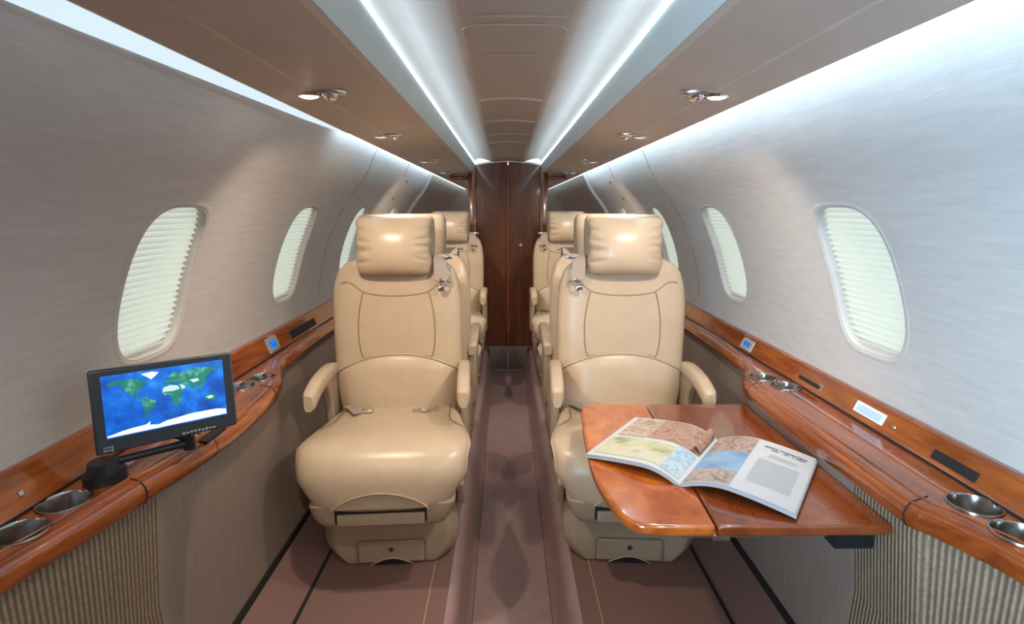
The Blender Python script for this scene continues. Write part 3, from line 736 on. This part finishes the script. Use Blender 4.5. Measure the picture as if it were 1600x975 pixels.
# ---------------------------------------------------------------- table
t = tag(empty('folding_table', (.48, 1.3, .735)), 'glossy orange burl wood folding table pulled out from the right ledge, holding the magazine', 'table')
def TV(pts): return [(x - .48, y - 1.3) for x, y in pts]
inner = smoothline([(.43, 1.652, 0), (.33, 1.655, 0), (.245, 1.648, 0), (.218, 1.62, 0), (.206, 1.52, 0), (.195, 1.40, 0), (.188, 1.27, 0), (.190, 1.16, 0), (.205, 1.06, 0), (.222, 1.005, 0), (.25, .978, 0), (.30, .970, 0), (.398, .969, 0)], 4)
inner = [(p.x, p.y) for p in inner]
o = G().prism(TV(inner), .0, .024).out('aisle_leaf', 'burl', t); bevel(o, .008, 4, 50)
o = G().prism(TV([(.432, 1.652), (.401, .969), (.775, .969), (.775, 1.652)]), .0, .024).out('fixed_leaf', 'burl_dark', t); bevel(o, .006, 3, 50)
g = G(); g.cyl((.402 - .48, .985 - 1.3, -.006), (0, 1, 0), .009, .05, 16); g.box(.395 - .48, .43 - .48, .975 - 1.3, 1.03 - 1.3, -.012, 0, .002); g.out('hinge', 'metal', t)
g = G(); g.box(.66 - .48, .742 - .48, 1.0 - 1.3, 1.60 - 1.3, -.05, 0, .004); g.out('support_rail', 'black', t)
g = G(); g.box(-.14, .16, -.30, -.26, -.022, 0, .003).out('under_brace', 'metal', t)

# ---------------------------------------------------------------- magazine
m = tag(empty('magazine', (.372, 1.128, .759)), 'open glossy magazine lying on the burl wood table, photos on left page', 'magazine')
U = Vector((.60, .80, 0)) * .302; Rv = Vector((.80, -.60, 0)) * .240
def pg(side, u, v, k=1.0, lift=0):
    """side -1 left, +1 right; u 0 spine..1 edge; v 0 bottom..1 top"""
    h = .030 * (math.sin(min(1, u / .42) * PI / 2) ** .8 if u < .42 else 1 - ((u - .42) / .58) ** 1.5 * .62) + .003
    if side < 0: h = .026 * (math.sin(min(1, u / .35) * PI / 2) ** .8 if u < .35 else 1 - ((u - .35) / .65) ** 1.3 * .72) + .003
    wid = 1.0
    p = Rv * side * u * wid + U * v; return (p.x, p.y, h + lift if k == 1 else max(.0004, h - .009))
nu, nv = 22, 6
for side in (-1, 1):
    g = G(); tp = [[pg(side, i / nu, j / nv) for i in range(nu + 1)] for j in range(nv + 1)]
    g.grid(tp)
    for edge in (0, nv):   # visible stack of page edges
        g.grid([[pg(side, i / nu, edge / nv) for i in range(nu + 1)], [pg(side, i / nu, edge / nv, .12) for i in range(nu + 1)]])
    g.grid([[pg(side, 1, j / nv) for j in range(nv + 1)], [pg(side, 1, j / nv, .12) for j in range(nv + 1)]])
    g.grid([[pg(side, i / nu, j / nv, .12) for i in range(nu + 1)] for j in (0, nv)])
    o = g.out('page_block', 'pages', m, angle=30)
    g = G().grid([[pg(side, i / nu * .985, j / nv, 1, .0008) for i in range(nu + 1)] for j in range(nv + 1)]); page = g.out('left_page' if side < 0 else 'right_page', 'paper', m)
    def patch(name, u0, u1, v0, v1, mt, lift=.0015, n=10, fn=None):
        gg = G().grid([[pg(side, u0 + (u1 - u0) * i / n, (v0 if fn is None else fn(i / n)) + (v1 - (v0 if fn is None else fn(i / n))) * j / 3, 1, lift) for i in range(n + 1)] for j in range(4)])
        return gg.out(name, mt, page)
    if side < 0:
        M['pic_food'] = noise_col(mat('picture_food', rough=.3), [(.3, (0.109, 0.034, 0.020)), (.42, (0.340, 0.163, 0.122)), (.55, (0.422, 0.286, 0.218)), (.68, (0.109, 0.037, 0.031)), (.8, (0.510, 0.408, 0.340))], nscale=15, detail=3, dist=1)
        M['pic_food2'] = noise_col(mat('picture_rooms', rough=.3), [(.3, (0.190, 0.163, 0.163)), (.5, (0.422, 0.286, 0.204)), (.62, (0.476, 0.442, 0.374)), (.8, (0.306, 0.258, 0.204))], nscale=14, detail=3)
        M['pic_green'] = noise_col(mat('picture_meadow', rough=.3), [(.3, (0.170, 0.231, 0.122)), (.45, (0.449, 0.449, 0.286)), (.6, (0.544, 0.517, 0.422)), (.8, (0.272, 0.340, 0.245))], scale=(.6, 1, 1), nscale=22, detail=5)
        M['pic_blue'] = noise_col(mat('picture_lake', rough=.3), [(.35, (0.238, 0.374, 0.490)), (.6, (0.422, 0.530, 0.585)), (.8, (0.476, 0.476, 0.340))], nscale=12, detail=3)
        patch('people_photo', .02, .60, .52, .985, 'pic_food'); patch('room_photo', .61, .93, .50, .97, 'pic_food2')
        patch('meadow_photo', .20, .95, .06, .46, 'pic_green'); patch('lake_photo', .03, .22, .04, .50, 'pic_blue', .0018)
    else:
        M['pic_sea'] = noise_col(mat('picture_sea', rough=.3), [(.3, (0.082, 0.204, 0.408)), (.5, (0.204, 0.340, 0.530)), (.75, (0.374, 0.490, 0.612))], scale=(1, 1, 1), nscale=8, detail=3)
        M['pic_town'] = noise_col(mat('picture_town', rough=.3), [(.3, (0.088, 0.068, 0.061)), (.45, (0.340, 0.218, 0.190)), (.6, (0.449, 0.354, 0.313)), (.8, (0.204, 0.245, 0.177))], nscale=18, detail=3)
        M['pic_shore'] = noise_col(mat('picture_shore', rough=.3), [(.3, (0.150, 0.109, 0.082)), (.5, (0.394, 0.320, 0.299)), (.75, (0.422, 0.394, 0.374))], nscale=15, detail=3)
        patch('sea_photo', .02, .44, .26, .64, 'pic_sea'); patch('town_photo', .02, .44, .64, .985, 'pic_town'); patch('shore_photo', .02, .44, .02, .26, 'pic_shore')
        # headline: two lines of small heavy strokes, then pale grey text lines
        g = G(); rnd = random.Random(3)
        for v0, u0, u1 in ((.865, .52, .92), (.825, .60, .90)):
            u = u0
            while u < u1:
                w = rnd.uniform(.012, .026)
                if rnd.random() > .12: g.grid([[pg(1, uu, vv, 1, .0016) for uu in (u, u + w * .8)] for vv in (v0 + rnd.uniform(0, .008), v0 + .024)])
                u += w
        g.out('headline', 'ink', page, False)
        g = G()
        for k in range(22):
            v0 = .74 - k * .026; a, b = (.60, .86) if k < 3 else (.53, .90)
            if k in (3, 4): continue
            u = a
            while u < b:
                w = rnd.uniform(.02, .05); g.grid([[pg(1, uu, vv, 1, .0016) for uu in (u, min(b, u + w * .85))] for vv in (v0, v0 + .008)]); u += w
        g.out('body_text', 'inkgrey', page, False)
# curled loose page near the spine
rows = []
for j in range(8):
    v_ = .55 + .44 * j / 7; r = []
    for i in range(8):
        u = .02 + .10 * i / 7; p = -Rv * u * .9 + U * v_; r.append((p.x, p.y, .016 + .014 * math.sin(i / 7 * 2.6) + .002 * j / 7))
    rows.append(r)
G().grid(rows).out('curled_page', 'pic_food', m)

# ---------------------------------------------------------------- monitor on its arm
def basis(tl, tr_, br, bl):
    tl, tr_, br, bl = map(Vector, (tl, tr_, br, bl)); c = (tl + tr_ + br + bl) / 4
    x = ((tr_ + br) / 2 - (tl + bl) / 2); y = ((tl + tr_) / 2 - (bl + br) / 2); w, h = x.length, y.length
    x.normalize(); n = x.cross(y).normalized(); y = n.cross(x).normalized(); return c, x, y, n, w, h
c, X, Y, Nn, w, h = basis((-.837, 1.03, 1.068), (-.670, 1.20, 1.055), (-.650, 1.190, .885), (-.818, 1.02, .893))
mo = tag(empty('map_monitor', (-.80, 1.03, .8405)), 'small black monitor showing a blue world map on an arm over the left ledge', 'monitor')
w *= 1.10; h *= .97
mtx = Matrix.Translation(-Vector(mo.location)) @ Matrix(((X.x, Y.x, Nn.x, c.x), (X.y, Y.y, Nn.y, c.y), (X.z, Y.z, Nn.z, c.z), (0, 0, 0, 1)))
print('monitor', w, h)
def mon(g): g.v = [tuple(mtx @ Vector(p)) for p in g.v]; return g
hw_, hh_ = w / 2, h / 2
cs = bevel(mon(G().box(-hw_ + .002, hw_ + .004, -hh_, hh_, -.022, -.001)).out('case', 'bezel_side', mo), .006, 3)
bz = bevel(mon(G().box(-hw_, hw_, -hh_, hh_, -.004, .003)).out('bezel', 'bezel', mo), .004, 3)
sw, sh, sy = hw_ - .019, hh_ - .021, .008
scn = mon(G().box(-sw, sw, sy - sh, sy + sh, .0026, .0036)).out('screen', 'sea', mo, False)
# world map outlines, lon/lat -> screen
LAND = {
 'north_america': [(-168, 66), (-150, 70), (-125, 71), (-95, 70), (-82, 66), (-78, 60), (-62, 57), (-55, 51), (-66, 45), (-74, 40), (-81, 31), (-81, 25), (-90, 30), (-97, 26), (-96, 19), (-88, 21), (-84, 12), (-79, 8), (-86, 11), (-95, 15), (-106, 21), (-113, 29), (-121, 35), (-125, 47), (-135, 57), (-152, 59), (-163, 56)],
 'south_america': [(-79, 8), (-72, 12), (-60, 8), (-50, 0), (-36, -6), (-39, -16), (-48, -27), (-57, -36), (-64, -42), (-68, -53), (-74, -50), (-72, -35), (-70, -20), (-78, -10), (-81, -3)],
 'eurasia': [(-9, 43), (-9, 37), (0, 38), (8, 44), (18, 40), (24, 37), (28, 41), (36, 36), (35, 30), (43, 13), (52, 16), (59, 23), (57, 26), (67, 25), (73, 17), (78, 8), (82, 16), (90, 22), (95, 16), (99, 8), (103, 2), (106, 10), (109, 18), (119, 26), (122, 37), (127, 35), (130, 43), (140, 50), (142, 59), (160, 61), (178, 66), (160, 70), (130, 72), (105, 77), (75, 72), (55, 68), (40, 66), (28, 71), (14, 67), (5, 60), (12, 56), (5, 52), (-3, 48)],
 'africa': [(-6, 35), (10, 37), (20, 32), (32, 31), (37, 21), (43, 12), (51, 11), (41, -3), (40, -15), (33, -26), (26, -34), (18, -34), (12, -18), (9, 1), (4, 6), (-8, 4), (-17, 14), (-14, 26)],
 'australia': [(114, -22), (122, -18), (131, -12), (137, -15), (142, -11), (146, -19), (153, -27), (150, -37), (140, -37), (130, -32), (116, -35)]}
def ll(lo, la, z): return (lo / 180 * sw * .985, sy + (la + 2) / 88 * sh * .97, z)
for nm, pts in LAND.items():
    g = G().add([ll(a, b, .0039) for a, b in pts], [tuple(range(len(pts)))]); mon(g).out(nm, 'land', scn, False)
for nm, pts in (('desert', [(-12, 28), (8, 34), (32, 29), (38, 18), (15, 14), (-15, 17)]), ('arabia', [(38, 32), (48, 29), (57, 20), (45, 14)]), ('highland', [(70, 40), (95, 42), (102, 34), (82, 29)]), ('outback', [(118, -22), (136, -19), (144, -27), (128, -31)])):
    mon(G().add([ll(a, b, .0041) for a, b in pts], [tuple(range(len(pts)))])).out(nm, 'sand', scn, False)
mon(G().add([ll(a, b, .0042) for a, b in [(-72, 80), (-40, 83), (-20, 78), (-35, 66), (-45, 60), (-54, 68)]], [tuple(range(6))])).out('greenland', 'ice', scn, False)
an = [(-180, -89), (180, -89), (180, -73), (150, -67), (110, -66), (60, -66), (20, -70), (-10, -72), (-35, -79), (-62, -75), (-58, -64), (-72, -72), (-110, -74), (-140, -77), (-165, -82), (-180, -84)]
mon(G().add([ll(a, b, .0042) for a, b in an], [tuple(range(len(an)))])).out('antarctica', 'ice', scn, False)
# worn, unreadable marks on the bezel
g = G(); rnd = random.Random(5)
def bars(x0, x1, y0, y1, n):
    for k in range(n):
        x = x0 + (x1 - x0) * k / n; ww = (x1 - x0) / n * .65; y_ = y0 + rnd.uniform(0, .3) * (y1 - y0); g.box(x, x + ww, y_, y1 - rnd.uniform(0, .25) * (y1 - y0), .0028, .0034)
bars(-hw_ + .012, -hw_ + .030, -hh_ + .003, -hh_ + .009, 4); bars(-hw_ + .012, -hw_ + .030, -hh_ + .010, -hh_ + .014, 4)
mon(g).out('corner_mark', 'mark', bz, False)
g = G()
bars(.02, .088, -hh_ + .004, -hh_ + .010, 9)
mon(g).out('bezel_marks', 'mark', bz, False)
# arm
L0 = Vector(mo.location)
def rel(p): return Vector(p) - L0
a0 = Vector((-.83, 1.02, .8405)); a1 = Vector((-.725, 1.135, .868))
G().cyl(rel(a0), (0, 0, 1), .038, .018, 32).out('arm_base', 'black', mo); G().cyl(rel(a0 + Vector((0, 0, .018))), (0, 0, 1), .030, .022, 32, .026).out('pivot', 'black', mo)
G().tube([rel(a0 + Vector((0, 0, .032))), rel(a0 + Vector((.02, .02, .033))), rel(a1)], [.009, .008, .009], 12).out('arm', 'black', mo)
G().cyl(rel(a1 - Vector((0, 0, .014))), (0, 0, 1), .013, .030, 20).out('elbow', 'black', mo)
G().tube([rel(a1 + Vector((0, 0, .010))), rel(c - Y * (hh_ - .01) - Nn * .02)], .009, 10).out('bracket', 'black', mo)
